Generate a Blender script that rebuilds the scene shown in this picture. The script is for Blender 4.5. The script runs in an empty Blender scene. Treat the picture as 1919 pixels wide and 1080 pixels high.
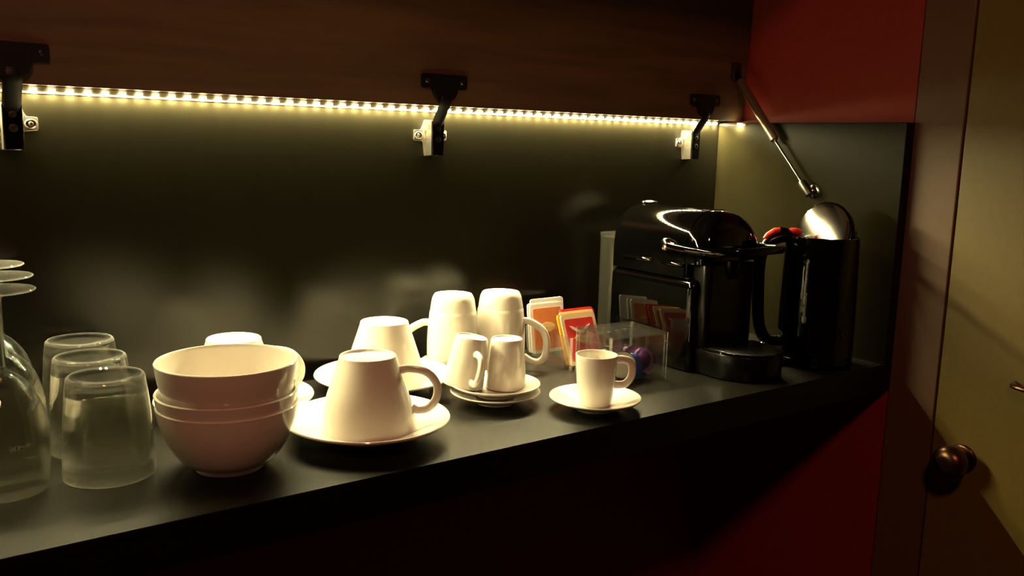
import bpy, bmesh, math, random
from mathutils import Vector, Matrix
random.seed(7)
sc = bpy.context.scene
COL = sc.collection
PI = math.pi

# ------------------------------------------------------------------ camera
yaw, pitch, roll = .6268, .16272, -.02495
fwd = Vector((math.sin(yaw)*math.cos(pitch), math.cos(yaw)*math.cos(pitch), -math.sin(pitch)))
rgt = Vector((math.cos(yaw), -math.sin(yaw), 0))
dwn = fwd.cross(rgt)
r2 = rgt*math.cos(roll)+dwn*math.sin(roll)
d2 = -rgt*math.sin(roll)+dwn*math.cos(roll)
cd = bpy.data.cameras.new('camera'); cam = bpy.data.objects.new('camera', cd); COL.objects.link(cam)
cd.sensor_width = 36; cd.lens = 1650/1919*36; cd.clip_start = .01
mw = Matrix((( r2.x, -d2.x, -fwd.x, -1.1475), (r2.y, -d2.y, -fwd.y, -1.0087), (r2.z, -d2.z, -fwd.z, .2976), (0, 0, 0, 1)))
cam.matrix_world = mw
sc.camera = cam

# ------------------------------------------------------------------ world, room lamp, exposure
w = bpy.data.worlds.new('world'); sc.world = w; w.use_nodes = True
bg = w.node_tree.nodes['Background']; bg.inputs[0].default_value = (1, .40, .24, 1); bg.inputs[1].default_value = .012
ld = bpy.data.lights.new('ceiling_lamp', 'POINT'); ld.energy = 36; ld.color = (1, .38, .20); ld.shadow_soft_size = .10
lo = bpy.data.objects.new('ceiling_lamp', ld); lo.location = (-1.4, -1.47, 1.35); COL.objects.link(lo)
LED_STRENGTH = 6600
LED_TILT = 0
LED_COLOR = (1, .85, .42)
sc.view_settings.view_transform = 'Standard'; sc.view_settings.look = 'None'
sc.view_settings.gamma = 1; sc.view_settings.use_curve_mapping = False
sc.view_settings.exposure = 0
sc.cycles.transparent_max_bounces = 40; sc.cycles.max_bounces = 16; sc.cycles.transmission_bounces = 16

# ------------------------------------------------------------------ materials
def mat(name, col, rough=.5, metal=0, spec=.5, coat=0, bump=0, bscale=60, stretch=(1, 1, 1), var=0, vcol=None, trans=0, ior=1.45, emit=None):
    m = bpy.data.materials.new(name); m.use_nodes = True
    nt = m.node_tree; b = nt.nodes['Principled BSDF']
    b.inputs['Base Color'].default_value = (*col, 1)
    b.inputs['Roughness'].default_value = rough; b.inputs['Metallic'].default_value = metal
    b.inputs['Specular IOR Level'].default_value = spec; b.inputs['Coat Weight'].default_value = coat
    b.inputs['Coat Roughness'].default_value = .03
    b.inputs['Transmission Weight'].default_value = trans; b.inputs['IOR'].default_value = ior
    if emit:
        b.inputs['Emission Color'].default_value = (*emit[0], 1); b.inputs['Emission Strength'].default_value = emit[1]
    if bump or var:
        tc = nt.nodes.new('ShaderNodeTexCoord'); mp = nt.nodes.new('ShaderNodeMapping'); mp.inputs['Scale'].default_value = stretch
        no = nt.nodes.new('ShaderNodeTexNoise'); no.inputs['Scale'].default_value = bscale; no.inputs['Detail'].default_value = 5
        nt.links.new(tc.outputs['Object'], mp.inputs[0]); nt.links.new(mp.outputs[0], no.inputs['Vector'])
        if bump:
            bp = nt.nodes.new('ShaderNodeBump'); bp.inputs['Strength'].default_value = bump; bp.inputs['Distance'].default_value = .001
            nt.links.new(no.outputs['Fac'], bp.inputs['Height']); nt.links.new(bp.outputs[0], b.inputs['Normal'])
        if var:
            cr = nt.nodes.new('ShaderNodeMix'); cr.data_type = 'RGBA'
            v = vcol or tuple(c*(1-var) for c in col)
            cr.inputs['A'].default_value = (*col, 1); cr.inputs['B'].default_value = (*v, 1)
            rm = nt.nodes.new('ShaderNodeMapRange'); rm.inputs['From Min'].default_value = .35; rm.inputs['From Max'].default_value = .65
            nt.links.new(no.outputs['Fac'], rm.inputs[0]); nt.links.new(rm.outputs[0], cr.inputs['Factor'])
            nt.links.new(cr.outputs['Result'], b.inputs['Base Color'])
    return m
M = {}
def laminate(name, col, rough, ior, stretch, bscale=90, dist='BECKMANN'):
    """black laminate: diffuse grain under a satin clear finish"""
    m = bpy.data.materials.new(name); m.use_nodes = True; nt = m.node_tree; nt.nodes.clear(); N = nt.nodes.new
    out = N('ShaderNodeOutputMaterial'); df = N('ShaderNodeBsdfDiffuse'); gl = N('ShaderNodeBsdfGlossy'); fr = N('ShaderNodeFresnel'); mx = N('ShaderNodeMixShader')
    gl.distribution = dist; gl.inputs['Roughness'].default_value = rough; fr.inputs[0].default_value = ior
    tc = N('ShaderNodeTexCoord'); mp = N('ShaderNodeMapping'); mp.inputs['Scale'].default_value = stretch
    no = N('ShaderNodeTexNoise'); no.inputs['Scale'].default_value = bscale; no.inputs['Detail'].default_value = 5
    cr = N('ShaderNodeMix'); cr.data_type = 'RGBA'; cr.inputs['A'].default_value = (*col, 1); cr.inputs['B'].default_value = (*[c*.65 for c in col], 1)
    K = nt.links.new
    K(tc.outputs['Object'], mp.inputs[0]); K(mp.outputs[0], no.inputs['Vector']); K(no.outputs['Fac'], cr.inputs['Factor']); K(cr.outputs['Result'], df.inputs[0])
    K(fr.outputs[0], mx.inputs[0]); K(df.outputs[0], mx.inputs[1]); K(gl.outputs[0], mx.inputs[2]); K(mx.outputs[0], out.inputs[0])
    return m
M['black_panel'] = laminate('black_laminate', (.0080, .0071, .0041), .28, 1.42, (1, 1, .12))
M['black_side'] = laminate('black_laminate_side', (.0125, .0108, .0050), .30, 1.14, (1, .4, .4))
M['black_top'] = laminate('black_worktop', (.0060, .0052, .0030), .27, 1.24, (.3, 1, 1), 80, 'GGX')
M['lid_wood'] = mat('brown_veneer', (.095, .052, .026), .5, bump=.15, bscale=70, stretch=(.08, 1, 1), var=.35)
M['red_wall'] = mat('red_paint', (.21, .015, .006), .6, bump=.08, bscale=120, var=.1)
M['beige'] = mat('beige_paint', (.10, .056, .030), .5, bump=.05, bscale=90, var=.08)
M['beige_door'] = mat('beige_door_paint', (.125, .092, .022), .42, bump=.05, bscale=90, var=.08)
M['porcelain'] = mat('white_porcelain', (.60, .57, .51), .1, coat=.3, bump=.02, bscale=25)
M['glass'] = mat('clear_glass', (1, 1, .98), 0, trans=1, ior=1.47, bump=.01, bscale=20)
M['acrylic'] = mat('clear_acrylic', (1, 1, 1), .01, trans=1, ior=1.4, bump=.01, bscale=20)
def clear(name, tint, ior, refr, rough=.0, haze=0, rim=0):
    """thin-walled clear material: fresnel gloss over see-through, with a share of true refraction"""
    m = bpy.data.materials.new(name); m.use_nodes = True; nt = m.node_tree; nt.nodes.clear()
    N = nt.nodes.new; out = N('ShaderNodeOutputMaterial'); tr_ = N('ShaderNodeBsdfTransparent'); tr_.inputs[0].default_value = (*tint, 1)
    gl = N('ShaderNodeBsdfGlossy'); gl.inputs['Roughness'].default_value = rough+.01; fr = N('ShaderNodeFresnel')
    ge = N('ShaderNodeNewGeometry'); mr = N('ShaderNodeMapRange'); mr.inputs['To Min'].default_value = ior; mr.inputs['To Max'].default_value = 1/ior
    nt.links.new(ge.outputs['Backfacing'], mr.inputs[0]); nt.links.new(mr.outputs[0], fr.inputs[0])
    mx = N('ShaderNodeMixShader'); nt.links.new(fr.outputs[0], mx.inputs[0]); nt.links.new(tr_.outputs[0], mx.inputs[1]); nt.links.new(gl.outputs[0], mx.inputs[2])
    last = mx
    if refr:
        g = N('ShaderNodeBsdfGlass'); g.inputs['IOR'].default_value = ior; g.inputs['Color'].default_value = (*tint, 1); g.inputs['Roughness'].default_value = rough
        m2 = N('ShaderNodeMixShader'); m2.inputs[0].default_value = refr
        nt.links.new(mx.outputs[0], m2.inputs[1]); nt.links.new(g.outputs[0], m2.inputs[2]); last = m2
    if haze or rim:
        df = N('ShaderNodeBsdfDiffuse'); df.inputs[0].default_value = (.8, .8, .75, 1); tl = N('ShaderNodeBsdfTranslucent'); tl.inputs[0].default_value = (.8, .8, .75, 1)
        m3 = N('ShaderNodeMixShader'); nt.links.new(df.outputs[0], m3.inputs[1]); nt.links.new(tl.outputs[0], m3.inputs[2])
        m4 = N('ShaderNodeMixShader')
        lw = N('ShaderNodeLayerWeight'); lw.inputs[0].default_value = .5      # pale haze at the silhouette, painted in for light channelled along the wall
        pw = N('ShaderNodeMath'); pw.operation = 'POWER'; pw.inputs[1].default_value = 5; nt.links.new(lw.outputs['Facing'], pw.inputs[0])
        ma = N('ShaderNodeMath'); ma.operation = 'MULTIPLY_ADD'; ma.inputs[1].default_value = rim; ma.inputs[2].default_value = haze
        nt.links.new(pw.outputs[0], ma.inputs[0]); nt.links.new(ma.outputs[0], m4.inputs[0])
        nt.links.new(last.outputs[0], m4.inputs[1]); nt.links.new(m3.outputs[0], m4.inputs[2]); last = m4
    nt.links.new(last.outputs[0], out.inputs[0])
    return m
M['glass'] = clear('clear_glass', (.98, .98, .95), 1.5, .5, 0, .0003, .09)
M['wine'] = clear('thin_clear_glass', (.97, .97, .94), 1.5, .35, 0, .0006, .07)
M['lip'] = clear('glass_lip_glow', (.97, .97, .94), 1.5, .3, 0, .10, .15)  # milky tone painted on rims and base edges for the glow of edge-lit glass
M['acrylic'] = clear('clear_acrylic', (.95, .95, .94), 1.49, .2, 0, .0005, .035)
M['edge'] = clear('acrylic_edge_glow', (.95, .95, .93), 1.49, .1, .05, .13)  # whitish haze stands in for light piped to the rims and corners
M['tank0'] = mat('smoky_clear_plastic', (.9, .9, .86), .06, trans=.93, ior=1.3, bump=.03, bscale=40)
M['tank'] = clear('smoky_clear_plastic', (.80, .79, .72), 1.45, .2, .03, .014)
M['water'] = mat('water', (1, 1, 1), 0, trans=1, ior=1.33, bump=.01, bscale=20)
M['gloss_black'] = mat('gloss_black_plastic', (.0007, .0007, .0006), .03, bump=.004, bscale=15)
M['satin_black'] = mat('satin_black_plastic', (.0012, .0012, .0012), .22, spec=.35, bump=.05, bscale=200)
M['matt_black'] = mat('matt_black_plastic', (.003, .003, .003), .45, spec=.3, bump=.05, bscale=200)
M['chrome'] = mat('chrome', (.75, .73, .68), .1, metal=1, bump=.02, bscale=60)
M['nickel'] = mat('nickel_steel', (.62, .58, .5), .25, metal=1, bump=.05, bscale=120)
M['dark_metal'] = mat('dark_nickel', (.09, .085, .08), .38, metal=1, bump=.05, bscale=120)
M['bronze'] = mat('dark_bronze', (.10, .05, .03), .3, metal=1, bump=.05, bscale=60)
M['grey_metal'] = mat('grey_cylinder', (.33, .28, .2), .3, metal=.8, bump=.03, bscale=100)
M['red_plastic'] = mat('red_plastic', (.75, .035, .02), .3, bump=.02, bscale=50)
M['led'] = mat('led_emitter', (1, .9, .6), .4, emit=(LED_COLOR, LED_STRENGTH), bump=.01)
M['led_case'] = mat('led_case', (.9, .85, .6), .4, emit=(LED_COLOR, 90), bump=.01)
M['tape'] = mat('led_tape', (.05, .035, .02), .5, bump=.05)
M['paper_white'] = mat('white_paper', (.80, .78, .72), .45, bump=.1, bscale=60)
M['paper_cream'] = mat('cream_paper', (.78, .66, .42), .45, bump=.1, bscale=60)
M['paper_red'] = mat('red_paper', (.72, .045, .035), .4, bump=.1, bscale=60, var=.15)
M['paper_orange'] = mat('orange_paper', (.75, .25, .08), .4, bump=.1, bscale=60, var=.15)
M['paper_yellow'] = mat('yellow_paper', (.85, .48, .03), .4, bump=.1, bscale=60)
M['gold'] = mat('pale_gold_print', (.72, .55, .22), .4, bump=.05)
M['purple'] = mat('purple_foil', (.055, .012, .085), .28, metal=.5, bump=.05)
M['plum'] = mat('dark_plum_foil', (.022, .006, .018), .3, metal=.5, bump=.05)
M['blue'] = mat('blue_foil', (.01, .03, .20), .28, metal=.6, bump=.05)
M['foil'] = mat('silver_foil', (.6, .58, .52), .35, metal=.25, bump=.2, bscale=80)
M['etch'] = mat('etched_lettering', (.6, .58, .5), .7, bump=.05)
M['floor'] = mat('dark_floor', (.05, .025, .015), .5, bump=.05, var=.3, bscale=8)

# ------------------------------------------------------------------ mesh helpers
def finish(bm, name, ang=35, smooth=True):
    bmesh.ops.remove_doubles(bm, verts=bm.verts, dist=1e-6)
    bmesh.ops.recalc_face_normals(bm, faces=bm.faces)
    for f in bm.faces: f.smooth = smooth
    for e in bm.edges:
        if len(e.link_faces) == 2 and e.calc_face_angle(0) > math.radians(ang): e.smooth = False
    me = bpy.data.meshes.new(name); bm.to_mesh(me); bm.free()
    return me
def obj(name, me, m, parent=None, loc=(0, 0, 0), rot=(0, 0, 0), kind=None):
    o = bpy.data.objects.new(name, me); COL.objects.link(o)
    if m is not None:
        if len(me.materials) == 0: me.materials.append(M[m])
    o.location = loc; o.rotation_euler = rot
    if parent: o.parent = parent
    if kind: o['kind'] = kind
    return o
def thing(name, label, cat, loc=(0, 0, 0), rot=(0, 0, 0), group=None):
    o = bpy.data.objects.new(name, None); COL.objects.link(o); o.empty_display_size = .02
    o.location = loc; o.rotation_euler = rot
    return tag(o, label, cat, group)
def tag(o, label, cat, group=None):
    o['label'] = label; o['category'] = cat
    if group: o['group'] = group
    return o
def dup(root, label, loc, rot=None):
    r = root.copy(); COL.objects.link(r); r.location = loc; r['label'] = label
    if rot is not None: r.rotation_euler = rot
    for ch in list(root.children):
        c = ch.copy(); COL.objects.link(c); c.parent = r
        for g in ch.children:
            d = g.copy(); COL.objects.link(d); d.parent = c
    return r
def box_bm(bm, x0, x1, y0, y1, z0, z1):
    vs = [bm.verts.new((x, y, z)) for z in (z0, z1) for x, y in ((x0, y0), (x1, y0), (x1, y1), (x0, y1))]
    for f in ((0, 3, 2, 1), (4, 5, 6, 7), (0, 1, 5, 4), (1, 2, 6, 5), (2, 3, 7, 6), (3, 0, 4, 7)): bm.faces.new([vs[i] for i in f])
    return vs
def box(name, x0, x1, y0, y1, z0, z1, bev=0, seg=2):
    bm = bmesh.new(); box_bm(bm, x0, x1, y0, y1, z0, z1)
    if bev: bmesh.ops.bevel(bm, geom=list(bm.edges), offset=bev, segments=seg, affect='EDGES', profile=.5)
    return finish(bm, name, 20)
def spline(pts, n=6, closed=False):
    P = [Vector(p) for p in pts]; out = []
    N = len(P); rng = range(N if closed else N-1)
    for i in rng:
        p1, p2 = P[i], P[(i+1) % N]
        p0 = P[i-1] if (closed or i > 0) else p1*2-p2
        p3 = P[(i+2) % N] if (closed or i+2 < N) else p2*2-p1
        for k in range(n):
            t = k/n
            out.append(.5*((2*p1)+(p2-p0)*t+(2*p0-5*p1+4*p2-p3)*t*t+(3*p1-p0-3*p2+p3)*t**3))
    if not closed: out.append(P[-1])
    return out
def lathe_bm(bm, prof, seg=64, closed=False, off=(0, 0)):
    """prof: list of (r,z)"""
    rings = []
    for r, z in prof:
        if r < 1e-6: rings.append([bm.verts.new((off[0], off[1], z))])
        else: rings.append([bm.verts.new((off[0]+r*math.cos(2*PI*k/seg), off[1]+r*math.sin(2*PI*k/seg), z)) for k in range(seg)])
    pairs = list(zip(rings, rings[1:]))
    if closed: pairs.append((rings[-1], rings[0]))
    for a, b in pairs:
        for k in range(seg):
            j = (k+1) % seg
            if len(a) == 1 and len(b) == 1: continue
            if len(a) == 1: bm.faces.new((a[0], b[j], b[k]))
            elif len(b) == 1: bm.faces.new((a[k], a[j], b[0]))
            else: bm.faces.new((a[k], a[j], b[j], b[k]))
def lathe(name, prof, seg=64, closed=False, ang=40):
    bm = bmesh.new(); lathe_bm(bm, prof, seg, closed); return finish(bm, name, ang)
def curve2(pts, n=5):
    return [(max(0, p.x), p.y) for p in spline([(a, b, 0) for a, b in pts], n)]
def tube_bm(bm, pts, ra, rb=None, seg=12, up=None, closed=False, cap=True):
    """sweep an ellipse (ra along 'side', rb along other) along pts; ra may be list"""
    P = [Vector(p) for p in pts]; n = len(P); rings = []
    for i, p in enumerate(P):
        t = (P[(i+1) % n]-P[i-1]) if closed else (P[min(i+1, n-1)]-P[max(i-1, 0)])
        t.normalize()
        u = Vector(up) if up else (Vector((0, 0, 1)) if abs(t.z) < .9 else Vector((1, 0, 0)))
        s = t.cross(u).normalized(); v = s.cross(t).normalized()
        a = ra[i] if isinstance(ra, (list, tuple)) else ra
        b = a if rb is None else (rb[i] if isinstance(rb, (list, tuple)) else rb)
        rings.append([bm.verts.new(p+s*a*math.cos(2*PI*k/seg)+v*b*math.sin(2*PI*k/seg)) for k in range(seg)])
    pr = list(zip(rings, rings[1:]))
    if closed: pr.append((rings[-1], rings[0]))
    for A, B in pr:
        for k in range(seg): bm.faces.new((A[k], A[(k+1) % seg], B[(k+1) % seg], B[k]))
    if cap and not closed:
        bm.faces.new(list(reversed(rings[0]))); bm.faces.new(rings[-1])
def tube(name, pts, ra, rb=None, seg=12, up=None, closed=False):
    bm = bmesh.new(); tube_bm(bm, pts, ra, rb, seg, up, closed); return finish(bm, name, 50)
def prism_bm(bm, outline, z0, z1, scale_top=1, axis='z'):
    """outline: 2D points; extruded along an axis ('z': x,y ; 'y': x,z ; 'x': y,z)"""
    def P(a, b, c): return {'z': (a, b, c), 'y': (a, c, b), 'x': (c, a, b)}[axis]
    A = [bm.verts.new(P(a, b, z0)) for a, b in outline]; B = [bm.verts.new(P(a*scale_top, b*scale_top, z1)) for a, b in outline]
    n = len(A)
    bm.faces.new(A); bm.faces.new(B)
    for k in range(n): bm.faces.new((A[k], A[(k+1) % n], B[(k+1) % n], B[k]))
def prism(name, outline, z0, z1, axis='z', bev=0, ang=25, seg=2):
    bm = bmesh.new(); prism_bm(bm, outline, z0, z1, 1, axis)
    if bev:
        bmesh.ops.recalc_face_normals(bm, faces=bm.faces)
        ed = [e for e in bm.edges if len(e.link_faces) == 2 and e.calc_face_angle(0) > math.radians(50)]
        bmesh.ops.bevel(bm, geom=ed, offset=bev, segments=seg, affect='EDGES', profile=.5)
    return finish(bm, name, ang)
def rrect(x0, x1, y0, y1, r, n=5):
    out = []
    for cx, cy, a in ((x1-r, y1-r, 0), (x0+r, y1-r, 90), (x0+r, y0+r, 180), (x1-r, y0+r, 270)):
        for k in range(n+1):
            t = math.radians(a+90*k/n); out.append((cx+r*math.cos(t), cy+r*math.sin(t)))
    return out
def cyl(name, p0, p1, r, seg=20):
    return tube(name, [p0, p1], r, None, seg)

# ================================================================== the setting
WX = .0205
o = obj('wall_right', box('wall_right', WX, .10, -.3292, .30, -.92, 1.55), 'red_wall', kind='structure')
o = obj('wall_back', box('wall_back', -2.4, WX, .0182, .10, -.92, 1.55), 'red_wall', kind='structure')
o = obj('floor', box('floor', -2.4, .10, -2.4, .10, -.95, -.92), 'floor', kind='structure')
o = obj('overhead_soffit', box('overhead_soffit', -2.4, WX, -.36, .021, .669, 1.55), 'beige', kind='structure')  # unseen soffit above the niche, placed to shade the upper lid and wall
o = obj('trim_1', box('trim_1', .0190, .10, -.3995, -.3310, -.92, 1.55, .0015), 'beige', kind='structure')
d1 = obj('door_1', box('door_1', .0200, .06, -1.25, -.4020, -.90, 1.50, .0015), 'beige_door', kind='structure')
bm = bmesh.new(); lathe_bm(bm, curve2([(0, .048), (.012, .0475), (.020, .042), (.0235, .033), (.021, .024), (.012, .018), (.0085, .012), (.009, .006), (.018, .004), (.0195, .0015), (.0195, 0)], 4)+[(0, 0)], 40)
obj('door_knob', finish(bm, 'door_knob'), 'bronze', d1, (.0200, -.4450, -.1080), (0, -PI/2, 0))['label'] = 'round dark bronze door knob'
bm = bmesh.new(); tube_bm(bm, spline([(.020, -.500, .010), (.006, -.506, .0095), (.002, -.52, .009), (.004, -.56, .007), (.006, -.61, .006)], 5), .0045, .0035, 10)
obj('door_lever', finish(bm, 'door_lever'), 'bronze', d1)['label'] = 'thin dark metal lever'

# black niche: cabinet with back panel, side panel and raised lid
cab = thing('niche_cabinet', 'black wall niche with raised brown wooden lid on three hinges', 'cabinet', (0, 0, 0))
NL = -1.175
obj('back_panel', box('back_panel', NL, 0, 0, .018, -.039, .344, .0005, 1), 'black_panel', cab)
obj('side_panel', box('side_panel', 0, .0204, -.332, .018, -.039, .3394, .0006, 1), 'black_side', cab)
obj('side_panel', box('side_panel', NL-.019, NL, -.332, .018, -.039, .3394, .0006, 1), 'black_side', cab)
bm = bmesh.new(); vs = box_bm(bm, NL, .0180, -.0335, -.0145, .3425, .64)
for v in vs[4:]: v.co.y -= .0085
lid = obj('lid', finish(bm, 'lid'), 'lid_wood', cab); lid['label'] = 'raised brown wood veneer lid'
wt = obj('worktop', box('worktop', NL, 0, -.332, 0, -.039, 0, .0007, 1), 'black_top')
tag(wt, 'black laminate worktop carrying the crockery and coffee machine', 'worktop')

# concealed hinges (part > sub-parts)
plate_out = rrect(-.0245, .0245, -.0065, .0065, .003)
def hinge(hx, skew):
    h = bpy.data.objects.new('hinge', None); COL.objects.link(h); h.parent = cab; h.location = (hx, 0, 0)
    h.empty_display_size = .01; h['label'] = 'concealed cup hinge with black arm and nickel mounting plate'
    ys = -.0352
    # flange on the lid with drooping cup below
    bm = bmesh.new()
    prism_bm(bm, rrect(-.033, .033, .3640, .3810, .003), ys-.0030, ys+.0012, 1, 'y')
    obj('cup_flange', finish(bm, 'cup_flange'), 'matt_black', h)
    cup = [(.0175*math.cos(PI+PI*k/16), .3640+.0170*math.sin(PI+PI*k/16)) for k in range(17)]
    bm = bmesh.new(); prism_bm(bm, cup, ys-.0060, ys+.0016, 1, 'y')
    obj('hinge_cup', finish(bm, 'hinge_cup'), 'matt_black', h)
    bm = bmesh.new(); prism_bm(bm, rrect(-.0165, .0165, .3635, .3790, .003), ys-.0055, ys+.001, 1, 'y')
    obj('cup_cover', finish(bm, 'cup_cover'), 'matt_black', h)
    for sx in (-.0255, .0255):
        bm = bmesh.new(); lathe_bm(bm, [(0, .0016), (.0022, .0012), (.0030, 0), (0, 0)], 14)
        obj('screw', finish(bm, 'screw'), 'dark_metal', h, (sx, ys-.003, .3725), (PI/2, 0, 0))
    # crank link between cup and arm
    bm = bmesh.new()
    tube_bm(bm, spline([(0, ys-.004, .357), (.0, ys-.0045, .346), (.0, -.0300, .334), (.0, -.0225, .3235), (.0, -.0205, .316)], 5), .0085, .0024, 12, up=(0, -1, 0))
    obj('link', finish(bm, 'link', 60), 'matt_black', h)
    # arm
    arm = [(-.0075, .2800), (.0075, .2800), (.0085, .3020), (.0085, .3235), (-.0085, .3235), (-.0085, .3020)]
    bm = bmesh.new(); prism_bm(bm, arm, -.0225, -.0200, 1, 'y'); bmesh.ops.recalc_face_normals(bm, faces=bm.faces)
    obj('arm', finish(bm, 'arm'), 'satin_black', h)
    for s in (-1, 1):
        bm = bmesh.new(); prism_bm(bm, [(-.0200, .2805), (-.0200, .3225), (-.0125, .3200), (-.0030, .3000), (-.0030, .2790)], s*.0082-.0006, s*.0082+.0006, 1, 'x')
        obj('arm_side', finish(bm, 'arm_side'), 'nickel', h)
    for z, r in ((.3135, .0033), (.3005, .0040)):
        bm = bmesh.new(); lathe_bm(bm, [(0, .0002), (r*.55, .0002), (r*.6, .0010), (r, .0008), (r, 0), (0, 0)], 16)
        obj('screw', finish(bm, 'screw'), 'dark_metal', h, (0, -.0225, z), (PI/2, 0, 0))
    # wing plate on the back panel
    wing = [(-.0235, .2985), (-.012, .2975), (-.0095, .2790), (.0095, .2790), (.012, .2975), (.0235, .2985), (.0245, .3000), (.0245, .3110), (.0235, .3120), (.014, .3125), (.0085, .3250), (-.0085, .3250), (-.014, .3125), (-.0235, .3120), (-.0245, .3110), (-.0245, .3000)]
    obj('mounting_plate', prism('mounting_plate', wing, -.0030, -.0002, 'y', .0006), 'nickel', h)
    for sx in (-.0180, .0180):
        bm = bmesh.new(); tube_bm(bm, [(sx+.0050*math.cos(2*PI*k/24), -.0034, .3053+.0040*math.sin(2*PI*k/24)) for k in range(24)], .0009, None, 8, up=(0, 1, 0), closed=True)
        obj('slot_rim', finish(bm, 'slot_rim'), 'nickel', h)
        bm = bmesh.new(); lathe_bm(bm, [(0, .0002), (.0046, .0002), (.0046, 0), (0, 0)], 18)
        obj('slot', finish(bm, 'slot'), 'matt_black', h, (sx, -.0031, .3053), (PI/2, 0, 0))
        bm = bmesh.new(); lathe_bm(bm, [(0, .0014), (.0018, .0012), (.0027, 0), (0, 0)], 14)
        obj('screw', finish(bm, 'screw'), 'nickel', h, (sx, -.0034, .3053), (PI/2, 0, 0))
for hx in (-1.0345, -.5560, -.0775): hinge(hx, 0)

# LED strip along the top of the back panel
st = thing('led_strip', 'glowing warm white LED strip light along the top of the black panel', 'LED strip', (0, 0, .3388))
obj('tape', box('tape', NL+.02, -.008, -.0009, -.0001, -.0035, .0045), 'tape', st)
# each LED: a little package whose emitting face looks down and slightly out over the worktop
bm = bmesh.new(); vs = box_bm(bm, -.0026, .0026, -.0048, -.0010, -.0010, .0012)
for v in vs[:4]:
    if v.co.y < -.003: v.co.z += LED_TILT
me_led = finish(bm, 'led', 20, False); me_led.materials.append(M['led_case']); me_led.materials.append(M['led'])
for f in me_led.polygons:
    f.material_index = 1 if f.normal.z < -.5 else 0
me_cov = box('tape_segment', -.0050, .0050, -.0018, -.0010, .0004, .0036, .0003, 1)
k = -8
while True:
    x = -1.01269+k*.016667
    if x > -.012: break
    obj('led', me_led, None, st, (x, 0, 0))
    if k >= -3: obj('tape_segment', me_cov, 'tape', st, (x+.00833, 0, 0))
    k += 1

# the strip runs on round the corner: one last LED on the side panel
obj('tape', box('tape', -.0009, -.0001, -.0560, -.0015, -.0035, .0005), 'tape', st)
obj('led', me_led, None, st, (.0002, -.0445, -.0012), (0, 0, -PI/2))

# gas strut between side panel and lid
gs = thing('gas_strut', 'slim steel gas strut holding the raised lid above the side panel', 'gas strut', (-.0142, -.1912, .2382))
g0 = Vector((-.0142, -.1912, .2382))
def G(y, z, x=-.0142): return tuple(Vector((x, y, z))-g0)
obj('mounting_plate', lathe('mounting_plate', [(0, .0035), (.0075, .0034), (.0108, .0022), (.0118, 0), (0, 0)], 28), 'chrome', gs, G(-.1945, .2370, -.0001), (0, -PI/2, 0))
obj('ball_stud', cyl('ball_stud', G(-.1912, .2382, -.002), G(-.1912, .2382, -.019), .0042, 16), 'chrome', gs)
obj('end_socket', tube('end_socket', [G(-.1958, .2328), G(-.1912, .2382), G(-.1812, .2498), G(-.1795, .2518)], [.0062, .0072, .0068, .0052], None, 16), 'dark_metal', gs)
obj('piston_rod', cyl('piston_rod', G(-.1805, .2505), G(-.1225, .3160), .0022, 12), 'chrome', gs)
obj('cylinder', tube('cylinder', [G(-.1255, .3128), G(-.1250, .3134), G(-.0510, .4050), G(-.0500, .4062)], [.0058, .0068, .0068, .005], None, 18), 'grey_metal', gs)
obj('end_socket', tube('end_socket', [G(-.0520, .4040), G(-.0440, .4145), G(-.0400, .4200)], [.0045, .0055, .005], None, 14), 'satin_black', gs)
obj('lid_bracket', box('lid_bracket', -.022+.0142, -.004+.0142, -.0440+.1912, -.0366+.1912, .4080-.2382, .4340-.2382, .0015), 'dark_metal', gs)

# ================================================================== crockery
def hollow(outer, inner): return outer+list(reversed(inner))
def handle_mesh(name, pts, a, b):
    P = spline(pts, 6); return tube(name, P, a, b, 12, up=(0, 1, 0))
# --- large cup (upright, base at z=0)
co = curve2([(.0250, .0020), (.0262, .0), (.0282, .0004), (.0292, .0040), (.0315, .0110), (.0368, .0270), (.0425, .0450), (.0468, .0610), (.0502, .0765)], 5)
ci = curve2([(0, .0062), (.0150, .0062), (.0262, .0085), (.0345, .0280), (.0402, .0460), (.0447, .0620), (.0484, .0768)], 5)
me_cup = lathe('cup_body', [(0, .0032), (.0235, .0032)]+co+[(.0497, .0778), (.0489, .0778)]+list(reversed(ci)), 80)
me_cuph = handle_mesh('handle', [(.0325, 0, .0150), (.0425, 0, .0135), (.0590, 0, .0170), (.0690, 0, .0290), (.0690, 0, .0430), (.0610, 0, .0540), (.0500, 0, .0565), (.0440, 0, .0535)], .0042, .0026)
so_ = curve2([(.0285, .0020), (.0295, 0), (.0320, 0), (.0330, .0030), (.0480, .0075), (.0660, .0135), (.0825, .0198)], 5)
si_ = curve2([(0, .0062), (.0260, .0062), (.0330, .0068), (.0480, .0108), (.0660, .0166), (.0818, .0222)], 5)
me_saucer = lathe('saucer', [(0, .0024), (.0270, .0024)]+so_+[(.0832, .0212), (.0826, .0222)]+list(reversed(si_)), 96)
def R3(a): return (PI, 0, -a)
def inverted(name, label, group, loc, az, mb, mh, height):
    t = thing(name, label, 'cup' if 'mug' not in name else 'mug', loc, (PI, 0, az), group)
    t.location = (loc[0], loc[1], loc[2]+height)
    obj('cup_body', mb, 'porcelain', t); obj('handle', mh, 'porcelain', t)
    return t
def saucer(label, loc, me, group, name='saucer'):
    o = obj(name, me, 'porcelain', None, loc); return tag(o, label, 'saucer', group)
GS = 'large white saucers'; GC = 'large white cups turned upside down'
S1, S2, S3 = (-.7595, -.2300), (-.6665, -.0870), (-.8480, -.0900)
saucer('large white saucer under the front upside-down cup next to the bowls', (*S1, .0001), me_saucer, GS)
saucer('large white saucer behind the front cup, left of the two tall mugs', (*S2, .0001), me_saucer, GS)
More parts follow.
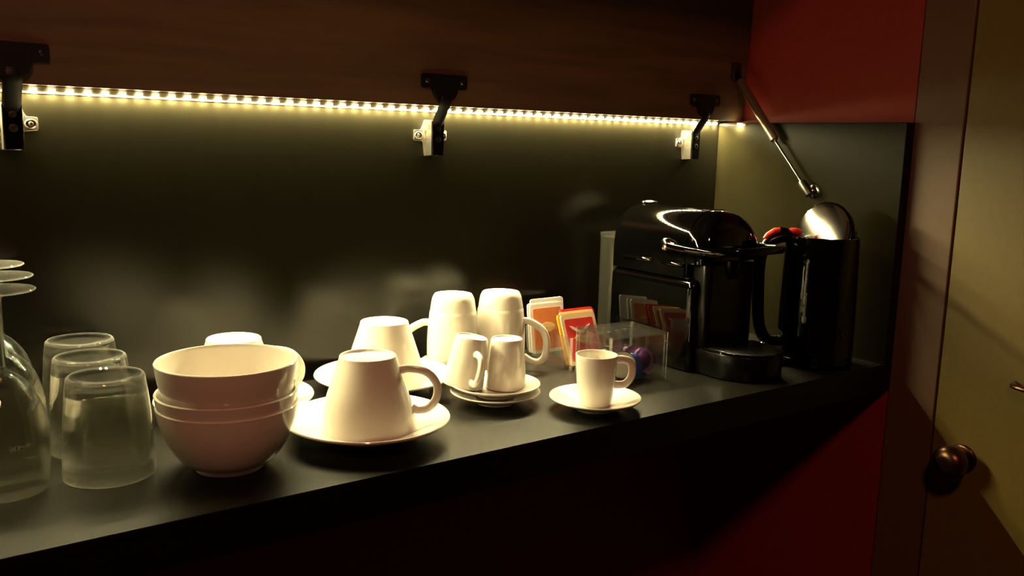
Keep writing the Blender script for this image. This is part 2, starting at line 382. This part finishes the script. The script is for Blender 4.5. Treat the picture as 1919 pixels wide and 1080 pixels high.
saucer('large white saucer mostly hidden behind the stacked bowls', (*S3, .0001), me_saucer, GS)
CH = .0778
a35 = math.radians(-34)
inverted('coffee_cup', 'large white upside-down coffee cup in front, handle to the right', GC, (*S1, .0075), a35, me_cup, me_cuph, CH)
inverted('coffee_cup', 'large white upside-down coffee cup between front cup and tall mugs', GC, (*S2, .0075), math.radians(72), me_cup, me_cuph, CH)
inverted('coffee_cup', 'large white upside-down coffee cup showing its foot behind the bowls', GC, (*S3, .0075), math.radians(-28), me_cup, me_cuph, CH)

# --- bowls
def bowl_mesh(name, H, pts, th=.0027, floor=.0110):
    o = curve2(pts, 5)
    inn = []
    for r, z in o:
        if z > floor+.004: inn.append((r-th, z))
    inn = [(0, floor), (inn[0][0]*.55, floor+.0002), (inn[0][0]*.85, floor+.0018)]+inn
    R = o[-1][0]
    return lathe(name, [(0, .0020), (.026, .0020)]+o+[(R-.0006, H+.0007), (R-th+.0006, H+.0007)]+list(reversed(inn)), 96)
mb1 = bowl_mesh('bowl', .060, [(.0278, .0018), (.0285, 0), (.0305, .0002), (.0312, .0042), (.0400, .0085), (.0470, .0165), (.0545, .0300), (.0595, .0450), (.0622, .060)])
mb2 = bowl_mesh('bowl', .0770, [(.0278, .0018), (.0285, 0), (.0295, .0002), (.0300, .0035), (.0365, .0065), (.0445, .0170), (.0515, .0300), (.0570, .0480), (.0605, .0640), (.0622, .0770)], floor=.009)
B = (-.9025, -.2370)
for me, z, dx, lab in ((mb1, 0, (0, 0), 'glossy white bowl at the bottom of the stack of three'), (mb1, .0113, (-.0006, .0002), 'glossy white bowl in the middle of the stack of three'), (mb2, .0226, (.0003, 0), 'open white bowl on top of the stack of three')):
    tag(obj('bowl', me, 'porcelain', None, (B[0]+dx[0], B[1]+dx[1], z+.0001)), lab, 'bowl', 'stack of white bowls')

# --- tall mugs (inverted)
mo = curve2([(.0222, .0016), (.0232, 0), (.0246, .0006), (.0272, .0060), (.0288, .0150), (.0296, .0215)], 4)
mo2 = curve2([(.0302, .0225), (.0318, .0380), (.0332, .0600), (.0330, .0850), (.0316, .1035)], 4)
mi = curve2([(0, .0060), (.0150, .0060), (.0250, .0120), (.0285, .0300), (.0304, .0600), (.0302, .0850), (.0294, .1035)], 4)
me_mug = lathe('cup_body', [(0, .0030), (.0205, .0030)]+mo+mo2+[(.0312, .1048), (.0300, .1048)]+list(reversed(mi)), 72)
me_mugh = handle_mesh('handle', [(.0300, 0, .0380), (.0400, 0, .0390), (.0560, 0, .0490), (.0620, 0, .0640), (.0610, 0, .0830), (.0530, 0, .0930), (.0420, 0, .0920), (.0318, 0, .0860)], .0048, .0033)
GM = 'tall white mugs'
inverted('tall_mug', 'tall white upside-down mug on the left, handle pointing left', GM, (-.5535, -.0600, .0001), math.radians(146), me_mug, me_mugh, .1048)
inverted('tall_mug', 'tall white upside-down mug on the right with looped handle by the sachets', GM, (-.4880, -.0735, .0001), math.radians(-42), me_mug, me_mugh, .1048)

# --- espresso cups
eo = curve2([(.0160, .0014), (.0168, 0), (.0182, .0006), (.0196, .0060), (.0214, .0220), (.0228, .0400), (.0240, .0575)], 4)
ei = curve2([(0, .0050), (.0120, .0050), (.0172, .0080), (.0194, .0220), (.0208, .0400), (.0222, .0575)], 4)
me_esp = lathe('cup_body', [(0, .0022), (.0145, .0022)]+eo+[(.0237, .0584), (.0226, .0584)]+list(reversed(ei)), 64)
me_esph = handle_mesh('handle', [(.0200, 0, .0170), (.0270, 0, .0155), (.0385, 0, .0180), (.0430, 0, .0270), (.0415, 0, .0400), (.0340, 0, .0480), (.0222, 0, .0490)], .0042, .0029)
xo = curve2([(.0195, .0016), (.0202, 0), (.0220, 0), (.0228, .0020), (.0320, .0050), (.0420, .0088), (.0520, .0132)], 5)
xi = curve2([(0, .0052), (.0180, .0052), (.0230, .0056), (.0320, .0080), (.0420, .0117), (.0514, .0152)], 5)
me_ssau = lathe('saucer', [(0, .0020), (.0185, .0020)]+xo+[(.0526, .0144), (.0522, .0152)]+list(reversed(xi)), 80)
GE = 'white espresso cups'; GSS = 'small white saucers'
EU = (-.4965, -.2770)
saucer('small white saucer under the upright espresso cup', (*EU, .0001), me_ssau, GSS, 'small_saucer')
t = thing('espresso_cup', 'white upright espresso cup standing on its own saucer by the clear box', 'cup', (*EU, .0055), (0, 0, math.radians(-30)), GE)
obj('cup_body', me_esp, 'porcelain', t); obj('handle', handle_mesh('handle', [(.0228, 0, .0520), (.0300, 0, .0525), (.0390, 0, .0490), (.0420, 0, .0400), (.0405, 0, .0310), (.0345, 0, .0240), (.0265, 0, .0225), (.0208, 0, .0230)], .0046, .0031), 'porcelain', t)
SS = (-.5800, -.1970)
saucer('small white saucer at the bottom of the stack of two', (*SS, .0001), me_ssau, GSS, 'small_saucer')
saucer('small white saucer on top of the stack of two', (SS[0]+.002, SS[1]+.003, .0079), me_ssau, GSS, 'small_saucer')
inverted('espresso_cup', 'white upside-down espresso cup standing straight on the stacked small saucers', GE, (-.5600, -.1900, .0142), math.radians(70), me_esp, me_esph, .0584)
# tilted one: local axis leans towards its neighbour
base = Vector((-.6080, -.1710, .0185)); tilt = math.radians(10); lean = Vector((.048, -.019, 0)).normalized()
rotax = Vector((0, 0, 1)).cross(lean)
mt = Matrix.Rotation(tilt, 4, rotax) @ Matrix.Rotation(math.radians(-104), 4, 'Z') @ Matrix.Rotation(PI, 4, 'X')
t = thing('espresso_cup', 'white upside-down espresso cup leaning on its neighbour, handle towards the front', 'cup', (0, 0, 0), (0, 0, 0), GE)
upv = Matrix.Rotation(tilt, 4, rotax) @ Vector((0, 0, 1))
t.rotation_euler = mt.to_euler(); t.location = base+upv*.0584
obj('cup_body', me_esp, 'porcelain', t); obj('handle', me_esph, 'porcelain', t)

# --- tumblers (inverted, rim on the worktop)
to = curve2([(.0383, .0006), (.0378, .0150), (.0362, .0450), (.0340, .0720), (.0325, .0850)], 4)+[(.0322, .0872), (.0315, .0888), (.0305, .0897), (.0290, .0900)]
ti = curve2([(.0366, .0006), (.0360, .0150), (.0344, .0450), (.0320, .0680)], 4)+[(.0305, .0745), (.0260, .0770), (.0150, .0778), (0, .0780)]
me_tum = lathe('drinking_glass', [(.0369, .00015), (.0375, 0), (.0380, .00015)]+to+[(.0255, .0895), (.0230, .0878), (.0140, .0872), (0, .0870)][0:]+list(reversed(ti)), 96)
def lips(me, base, test):
    me.materials.append(M[base]); me.materials.append(M['lip'])
    for f in me.polygons:
        if test(f): f.material_index = 1
lips(me_tum, 'glass', lambda f: f.center.z < .0012 or (f.center.z > .0868 and math.hypot(f.center.x, f.center.y) > .0285))
for (x, y), lab in (((-.9965, -.1990), 'clear glass tumbler upside down, front one beside the bowls'), ((-.9947, -.1195), 'clear glass tumbler upside down, middle of the row of three'), ((-.9895, -.0402), 'clear glass tumbler upside down, rearmost against the black panel')):
    tag(obj('tumbler', me_tum, None, None, (x, y, .0001)), lab, 'glass', 'upside-down tumblers')

# --- wine glasses (inverted)
wo = curve2([(.0303, .0004), (.0325, .0180), (.0340, .0400), (.0325, .0600), (.0265, .0800), (.0160, .0950), (.0060, .1030), (.0042, .1060)], 6)
wi = curve2([(.0293, .0004), (.0314, .0180), (.0328, .0400), (.0313, .0600), (.0252, .0795), (.0145, .0935), (.0050, .1000), (0, .1010)], 6)
me_wb = lathe('bowl', [(.0298, 0)]+wo+[(0, .1062)]+list(reversed(wi))[0:], 96)
me_ws = lathe('stem', [(0, .10622)]+curve2([(.0042, .10622), (.0036, .1150), (.0034, .1400), (.0040, .1600), (.0070, .1655)], 5)+[(0, .1655)], 24)
me_wf = lathe('foot', [(0, .16552)]+curve2([(.0070, .16552), (.0160, .1672), (.0290, .1692)], 4)+[(.0300, .1702), (.0292, .1710), (0, .1712)], 72)
lips(me_wb, 'wine', lambda f: f.center.z < .0012)
lips(me_wf, 'wine', lambda f: math.hypot(f.center.x, f.center.y) > .0285)
fnt = bpy.data.curves.new('lettering', 'FONT'); fnt.body = 'CHA'; fnt.size = .0062; fnt.align_x = 'CENTER'
tmp = bpy.data.objects.new('lettering', fnt); COL.objects.link(tmp)
dg = bpy.context.evaluated_depsgraph_get(); me_txt = bpy.data.meshes.new_from_object(tmp.evaluated_get(dg))
bpy.data.objects.remove(tmp); me_txt.name = 'etched_lettering'
for v in me_txt.vertices:
    a = v.co.x/.0318; zz = .016-v.co.y; r = .0318
    v.co = Vector((r*math.sin(-a)+0, -r*math.cos(a), zz))
for i, ((x, y), lab) in enumerate((((-1.0755, -.1950), 'clear wine glass upside down, front one at the left edge'), ((-1.0670, -.1165), 'clear wine glass upside down with etched letters, middle of three'), ((-1.0645, -.0360), 'clear wine glass upside down, rearmost at the left edge'))):
    t = thing('wine_glass', lab, 'wine glass', (x, y, .0001), (0, 0, 0), 'upside-down wine glasses')
    obj('bowl', me_wb, None, t); obj('stem', me_ws, 'wine', t); obj('foot', me_wf, None, t)
    if i == 1:
        e = obj('etched_lettering', me_txt, 'etch', t, (0, 0, .004), (0, 0, math.radians(8))); e['label'] = 'faint etched letters'

# ================================================================== tea caddy and sachets
def edge_faces(me, *levels):
    me.materials.append(M['acrylic']); me.materials.append(M['edge'])
    for f in me.polygons:
        n_ = f.normal
        rim = abs(n_.z) > .9 and f.area < .0002 and any(abs(f.center.z-h) < .0006 for h in levels)
        corner = abs(n_.z) < .3 and abs(n_.x) > .05 and abs(n_.y) > .05
        if rim or corner: f.material_index = 1
def tray_mesh(name, w, d, h, th, fl):
    """open clear tray, one closed solid; origin at centre of base"""
    bm = bmesh.new()
    O = rrect(-w/2, w/2, -d/2, d/2, .003, 3); I = rrect(-w/2+th, w/2-th, -d/2+th, d/2-th, .002, 3)
    n = len(O)
    a = [bm.verts.new((x, y, 0)) for x, y in O]; b = [bm.verts.new((x, y, h)) for x, y in O]
    c = [bm.verts.new((x, y, h)) for x, y in I]; e = [bm.verts.new((x, y, fl)) for x, y in I]
    bm.faces.new(a); bm.faces.new(e)
    for k in range(n):
        j = (k+1) % n
        bm.faces.new((a[k], a[j], b[j], b[k])); bm.faces.new((b[k], b[j], c[j], c[k])); bm.faces.new((c[k], c[j], e[j], e[k]))
    me = finish(bm, name, 40); edge_faces(me, h); return me
CX, CY = -.3690, -.0700
cd_ = thing('tea_caddy', 'open clear acrylic caddy holding tea sachets behind the lidded box', 'caddy', (CX, CY, .0001))
obj('tray', tray_mesh('tray', .090, .126, .044, .0025, .003), 'acrylic', cd_)
obj('divider', box('divider', -.0420, .0420, .0155, .0175, .0032, .0430, .0003, 1), 'acrylic', cd_)
def sachet_meshes():
    W, H, T = .0600, .0700, .0016
    bm = bmesh.new(); prism_bm(bm, rrect(-W/2, W/2, 0, H, .004, 3), -T/2, T/2, 1, 'y'); body = finish(bm, 'wrapper')
    bm = bmesh.new(); prism_bm(bm, rrect(-W/2+.0050, W/2-.0050, .0050, H-.0065, .003, 3), -T/2-.0003, -T/2-.00002, 1, 'y'); panel = finish(bm, 'printed_panel')
    bm = bmesh.new(); prism_bm(bm, [(.0125*math.cos(2*PI*k/24), .036+.0065*math.sin(2*PI*k/24)) for k in range(24)], -T/2-.0005, -T/2-.0003, 1, 'y'); oval = finish(bm, 'oval_badge')
    bm = bmesh.new()
    wing = [(0, .047), (.005, .0485), (.012, .0525), (.019, .0545), (.015, .050), (.008, .0455), (.004, .043), (0, .0425)]
    prism_bm(bm, wing+[(-x, z) for x, z in reversed(wing[1:-1])], -T/2-.00055, -T/2-.0003, 1, 'y'); crest = finish(bm, 'winged_emblem')
    bm = bmesh.new(); prism_bm(bm, rrect(-W/2+.004, W/2-.004, H-.022, H-.011, .001, 2), -T/2-.0005, -T/2-.0003, 1, 'y'); band = finish(bm, 'printed_band')
    return body, panel, oval, crest, band
sb, sp, sov, scr, sbd = sachet_meshes()
def copy_me(me): return me.copy()
def sachet(label, x, y, z, lean, yawd, wrap, panel, extras, group):
    t = thing('tea_sachet', label, 'tea bag', (x, y, z), (math.radians(-lean), 0, math.radians(yawd)), group)
    def part(n, me, m):
        m2 = me.copy(); m2.materials.clear(); return obj(n, m2, m, t)
    part('wrapper', sb, wrap)
    if panel: part('printed_panel', sp, panel)
    for n, me, m in extras: part(n, me, m)
    return t
GR = 'red tea sachets in the front of the caddy'; GO = 'pale tea sachets in the back of the caddy'
crest = [('oval_badge', sov, 'gold'), ('winged_emblem', scr, 'paper_white')]
sachet('red tea sachet with winged emblem, frontmost in the clear caddy', CX-.0095, CY-.0560, .0045, 22, 0, 'paper_cream', 'paper_red', crest, GR)
sachet('yellow edged tea sachet directly behind the frontmost red one', CX-.0115, CY-.0510, .0045, 22, 0, 'paper_yellow', 'paper_red', crest, GR)
sachet('cream bordered red tea sachet third from the front', CX-.0040, CY-.0455, .0060, 21, 0, 'paper_cream', 'paper_red', crest, GR)
sachet('red tea sachet with plain red wrapper, fourth from the front', CX+.0020, CY-.0390, .0060, 20, 0, 'paper_red', 'paper_orange', [], GR)
sachet('red tea sachet with yellow band at the rear of the red group', CX+.0040, CY-.0330, .0065, 19, 0, 'paper_red', None, [('printed_band', sbd, 'paper_yellow')], GR)
sachet('orange and white tea sachet in front of the rear group', CX-.0120, CY+.0250, .0045, 9, 0, 'paper_white', 'paper_orange', [('oval_badge', sov, 'gold')], GO)
sachet('white tea sachet with orange band in the rear group', CX-.0110, CY+.0330, .0045, 8, 0, 'paper_white', None, [('printed_band', sbd, 'paper_orange')], GO)
sachet('plain white tea sachet standing tallest at the back', CX-.0010, CY+.0420, .0085, 6, 0, 'paper_white', None, [], GO)

# ================================================================== clear lidded box with capsules
ba = math.radians(-6.2); BW, BD, BH = .0925, .0786, .0617
ux = Vector((math.cos(ba), math.sin(ba), 0)); uy = Vector((-math.sin(ba), math.cos(ba), 0))
bc = Vector((-.3288, -.2268, 0))-ux*BW/2+uy*BD/2
bx = thing('capsule_box', 'clear acrylic lidded box with purple and blue coffee capsules inside', 'box', (bc.x, bc.y, .0001), (0, 0, ba))
obj('tray', tray_mesh('tray', BW, BD, .0500, .0030, .0040), 'acrylic', bx)
bm = bmesh.new()
O = rrect(-BW/2, BW/2, -BD/2, BD/2, .003, 3); I = rrect(-BW/2+.003, BW/2-.003, -BD/2+.003, BD/2-.003, .002, 3); n = len(O)
a = [bm.verts.new((x, y, BH)) for x, y in O]; b = [bm.verts.new((x, y, .0503)) for x, y in O]; c = [bm.verts.new((x, y, .0503)) for x, y in I]; e = [bm.verts.new((x, y, BH-.0030)) for x, y in I]
bm.faces.new(a); bm.faces.new(e)
for k in range(n):
    j = (k+1) % n
    bm.faces.new((a[k], a[j], b[j], b[k])); bm.faces.new((b[k], b[j], c[j], c[k])); bm.faces.new((c[k], c[j], e[j], e[k]))
me = finish(bm, 'lid', 40); edge_faces(me, .0503); obj('lid', me, None, bx)
me_cap = lathe('shell', [(0, .0290), (.0050, .0288), (.0085, .0270), (.0105, .0235), (.0148, .0015), (.0182, .0012), (.0182, .0006), (0, .0006)], 36)
me_foil = lathe('foil_cover', [(0, .0002), (.0130, .0003), (.0172, .00055), (.0172, .0001), (0, 0)], 36)
def capsule(label, u, v, z, axis, m):
    """axis: direction from the foil to the dome"""
    p = bc+ux*u+uy*v
    t = thing('coffee_capsule', label, 'capsule', (p.x, p.y, z), Vector(axis).to_track_quat('Z', 'Y').to_euler(), 'capsules in the clear box')
    m2 = me_cap.copy(); m2.materials.clear(); obj('shell', m2, m, t); obj('foil_cover', me_foil, 'foil', t)
capsule('coffee capsule showing its round silver foil behind the espresso cup handle', -.0190, -.0290, .0230, (.45, .89, .05), 'plum')
capsule('bright purple coffee capsule tilted at the front of the clear box', .0260, -.0060, .0200, (-.55, -.65, .45), 'purple')
capsule('blue coffee capsule lying low near the front of the box', .0060, -.0180, .0052, (0, 0, 1), 'blue')
capsule('dark plum coffee capsule by the right wall of the box', .0240, .0170, .0052, (0, 0, 1), 'plum')
capsule('dark purple coffee capsule at the back centre of the box', -.0140, .0180, .0052, (0, 0, 1), 'plum')

# ================================================================== coffee machine
mc = thing('coffee_machine', 'glossy black capsule coffee machine with looped lever and clear tank', 'coffee machine', (-.2230, -.1500, 0))
def L(x, y, z): return (x, y+.15, z)            # local from (x rel. axis, world y, z)
def arch(hw, zs, za, z0, n=14, p=2.3):
    out = [(-hw, z0), (-hw, zs)]
    for k in range(1, n*2):
        t = PI-PI*k/(2*n); cx, sx = math.cos(t), math.sin(t)
        out.append((hw*math.copysign(abs(cx)**(2/p), cx), zs+(za-zs)*abs(sx)**(2/p)))
    return out+[(hw, zs), (hw, z0)]
def loft_y(name, secs, ang=35):
    bm = bmesh.new(); rings = [[bm.verts.new((x, y+.15, z)) for x, z in s] for s, y in secs]
    for A, B_ in zip(rings, rings[1:]):
        for k in range(len(A)): bm.faces.new((A[k], A[(k+1) % len(A)], B_[(k+1) % len(A)], B_[k]))
    bm.faces.new(rings[0]); bm.faces.new(list(reversed(rings[-1])))
    return finish(bm, name, ang)
secs = [(arch(.0520, .150, .2060, .1255), -.0560), (arch(.0555, .152, .2135, .1255), -.0590), (arch(.0575, .153, .2160, .1255), -.0640), (arch(.0578, .153, .2165, .1255), -.0680), (arch(.0578, .153, .2165, .1255), -.0700), (arch(.0578, .153, .2165, .1255), -.1200), (arch(.0578, .153, .2165, .1255), -.2010)]
obj('upper_body', loft_y('upper_body', secs, 50), 'gloss_black', mc)
secs = [(arch(.0572, .153, .2155, .1460), -.2014), (arch(.0572, .153, .2150, .1460), -.2150), (arch(.0550, .153, .2105, .1470), -.2260), (arch(.0510, .153, .2020, .1490), -.2340), (arch(.0440, .153, .1900, .1510), -.2385)]
obj('front_hood', loft_y('front_hood', secs, 50), 'gloss_black', mc)
# lower body: side panels proud, rounded shoulders
def low(hw, z1, r, y):
    s = [(-hw, .002), (-hw, z1-r)]+[(-hw+r-r*math.cos(PI/2*k/5), z1-r+r*math.sin(PI/2*k/5)) for k in range(1, 6)]
    return (s+[(-x, z) for x, z in reversed(s)], y)
secs = [low(.0560, .1215, .010, -.0600), low(.0592, .1245, .012, -.0630), low(.0600, .1250, .012, -.0680), low(.0600, .1250, .012, -.0690), low(.0600, .1250, .012, -.2120), low(.0600, .1250, .012, -.2130), low(.0592, .1245, .012, -.2185), low(.0560, .1220, .011, -.2215)]
obj('lower_body', loft_y('lower_body', secs, 50), 'gloss_black', mc)
obj('front_column', prism('front_column', rrect(-.0480, .0480, -.0860, -.0520, .010), .0020, .1460, 'z', .001), 'satin_black', mc)
obj('waist', prism('waist', rrect(-.0555, .0555, -.0620, .0840, .008), .1252, .1268, 'z'), 'satin_black', mc)
for y0, y1 in ((-.0850, -.1420), (-.1590, -.2000)):
    bm = bmesh.new(); tube_bm(bm, [(-.0582, y0+.15, .1420), (-.0584, y0+.148, .1420), (-.0584, y1+.152, .1428), (-.0582, y1+.15, .1428)], [.0012, .0026, .0026, .0012], [.0012, .0030, .0030, .0012], 10)
    obj('side_slot', finish(bm, 'side_slot', 60), 'gloss_black', mc)
lev = [(-.0640, -.1680, .1675), (-.0645, -.1850, .1665), (-.0640, -.2150, .1655), (-.0610, -.2450, .1655), (-.0520, -.2700, .1670), (-.0330, -.2870, .1690), (0, -.2930, .1700)]
lev = lev+[(-x, y, z) for x, y, z in reversed(lev[:-1])]
bm = bmesh.new(); P = spline([L(*p) for p in lev], 6)
tube_bm(bm, P, .0030, .0052, 12, up=(0, 0, 1))
lv = obj('lever', finish(bm, 'lever', 60), 'gloss_black', mc)
for s in (-1, 1):
    obj('lever_pivot', tube('lever_pivot', [L(s*.0560, -.1700, .1680), L(s*.0650, -.1700, .1680), L(s*.0672, -.1700, .1680)], [.0085, .0085, .0060], None, 20), 'gloss_black' if s > 0 else 'chrome', lv)
obj('spout', tube('spout', [L(0, -.2330, .1500), L(0, -.2330, .1330), L(0, -.2330, .1260)], [.0150, .0120, .0085], None, 20, up=(0, 1, 0)), 'satin_black', mc)
bm = bmesh.new(); tube_bm(bm, [(.0125*math.cos(2*PI*k/28), .0790+.0085*math.sin(2*PI*k/28), .2175) for k in range(28)], .0016, None, 8, closed=True)
obj('button_ring', finish(bm, 'button_ring'), 'chrome', mc)
obj('power_button', lathe('power_button', [(0, .2185), (.0065, .2183), (.0078, .2172), (.0078, .2155), (0, .2155)], 24), 'gloss_black', mc, (0, .0790, 0))
# drip tray, D shaped, with slatted grid
dp = [(-.0520, -.0710)]+[(.0520*math.cos(PI+PI*k/20), -.1060+.0580*math.sin(PI+PI*k/20)) for k in range(21)]+[(.0520, -.0710)]
tr = obj('drip_tray', prism('drip_tray', [(x*.97, max(y, -.0710) if y > -.0711 else y) for x, y in dp], .0015, .0340, 'z', .0015), 'satin_black', mc)
bm = bmesh.new(); tube_bm(bm, [(x*.93, (y if y < -.08 else -.0880)*.985, .0352) for x, y in dp], .0016, .0016, 8, closed=True)
obj('tray_rim', finish(bm, 'tray_rim'), 'gloss_black', tr)
for k in range(13):
    x = -.0420+k*.0070; yl = -.1060-.0545*math.sqrt(max(0, 1-(x/.0490)**2))
    me = box('slat', x-.0016, x+.0016, yl, -.0890, .0342, .0368, .0004, 1); obj('slat', me, 'satin_black', tr)
# water tank
def shell_tank(name):
    bm = bmesh.new(); O = rrect(-.0490, .0490, .0945, .1360, .014, 4); I = rrect(-.0470, .0470, .0965, .1340, .012, 4); n = len(O); H = .1640
    a = [bm.verts.new((x, y, .004)) for x, y in O]; b = [bm.verts.new((x, y, H)) for x, y in O]; c = [bm.verts.new((x, y, H)) for x, y in I]; e = [bm.verts.new((x, y, .007)) for x, y in I]
    bm.faces.new(a); bm.faces.new(e)
    for k in range(n):
        j = (k+1) % n
        bm.faces.new((a[k], a[j], b[j], b[k])); bm.faces.new((b[k], b[j], c[j], c[k])); bm.faces.new((c[k], c[j], e[j], e[k]))
    return finish(bm, name, 40)
tk = obj('water_tank', shell_tank('water_tank'), 'tank', mc); tk['label'] = 'clear plastic water tank'
obj('tank_lid', prism('tank_lid', rrect(-.0495, .0495, .0940, .1365, .014), .1642, .1700, 'z', .001), 'tank', tk)

# ================================================================== kettle
KX, KY = -.0800, -.2700
kt = thing('electric_kettle', 'small black electric kettle with open chrome lid beside the side panel', 'kettle', (KX, KY, 0))
ko = curve2([(.0510, .0150), (.0520, .0180), (.0520, .0600), (.0508, .1200), (.0492, .1780)], 5)
kn = curve2([(0, .0200), (.0450, .0205), (.0490, .0300), (.0488, .0600), (.0478, .1200), (.0464, .1780)], 5)
obj('body', lathe('body', [(0, .0150)]+ko+[(.0488, .1810), (.0472, .1812)]+list(reversed(kn)), 64), 'gloss_black', kt)
obj('power_base', lathe('power_base', [(0, .0002), (.0500, .0002), (.0520, .0030), (.0520, .0120), (.0490, .0148), (0, .0148)], 48), 'satin_black', kt)
hd = Vector((-.79, .61, 0)).normalized()
def K(r, z): v = hd*r; return (v.x, v.y, z)
hp = spline([K(.0440, .1790), K(.0600, .1775), K(.0760, .1680), K(.0845, .1450), K(.0840, .1000), K(.0800, .0550), K(.0690, .0330), K(.0500, .0300)], 6)
hn = obj('handle', tube('handle', hp, .0085, .0100, 14, up=(-hd.y, hd.x, 0)), 'satin_black', kt)
obj('red_grip', tube('red_grip', [K(.0590, .1878), K(.0660, .1860), K(.0755, .1795), K(.0800, .1745)], [.0035, .0048, .0048, .0035], None, 12), 'red_plastic', hn)['label'] = 'red accent on the handle'
obj('red_grip', tube('red_grip', [K(.0300, .1850), K(.0360, .1865), K(.0440, .1868), K(.0480, .1862)], [.003, .0046, .0046, .003], None, 12), 'red_plastic', hn)['label'] = 'red accent at the rim'
obj('thumb_rest', tube('thumb_rest', [K(.0470, .1850), K(.0530, .1880), K(.0600, .1880)], [.004, .005, .004], .004, 12), 'satin_black', hn)
ln = Vector((-.978, -.03, .21)).normalized()
q = ln.to_track_quat('Z', 'Y').to_euler()
ldp = obj('lid', lathe('lid', curve2([(0, .0040), (.0200, .0032), (.0340, .0012), (.0408, -.0010)], 4)+[(.0408, -.0022), (0, -.0022)], 64), 'chrome', kt, (.000, .001, .1860), q)
ldp['label'] = 'open lid with mirror-like chrome inner face'
obj('lid_shell', lathe('lid_shell', [(0, -.0026), (.0424, -.0026), (.0436, -.0040), (.0430, -.0090), (.0300, -.0120), (0, -.0125)], 64), 'gloss_black', ldp)
obj('lid_hinge', tube('lid_hinge', [(.0380, -.0260, .1850), (.0380, -.0100, .1850)], .0042, None, 14), 'chrome', kt)
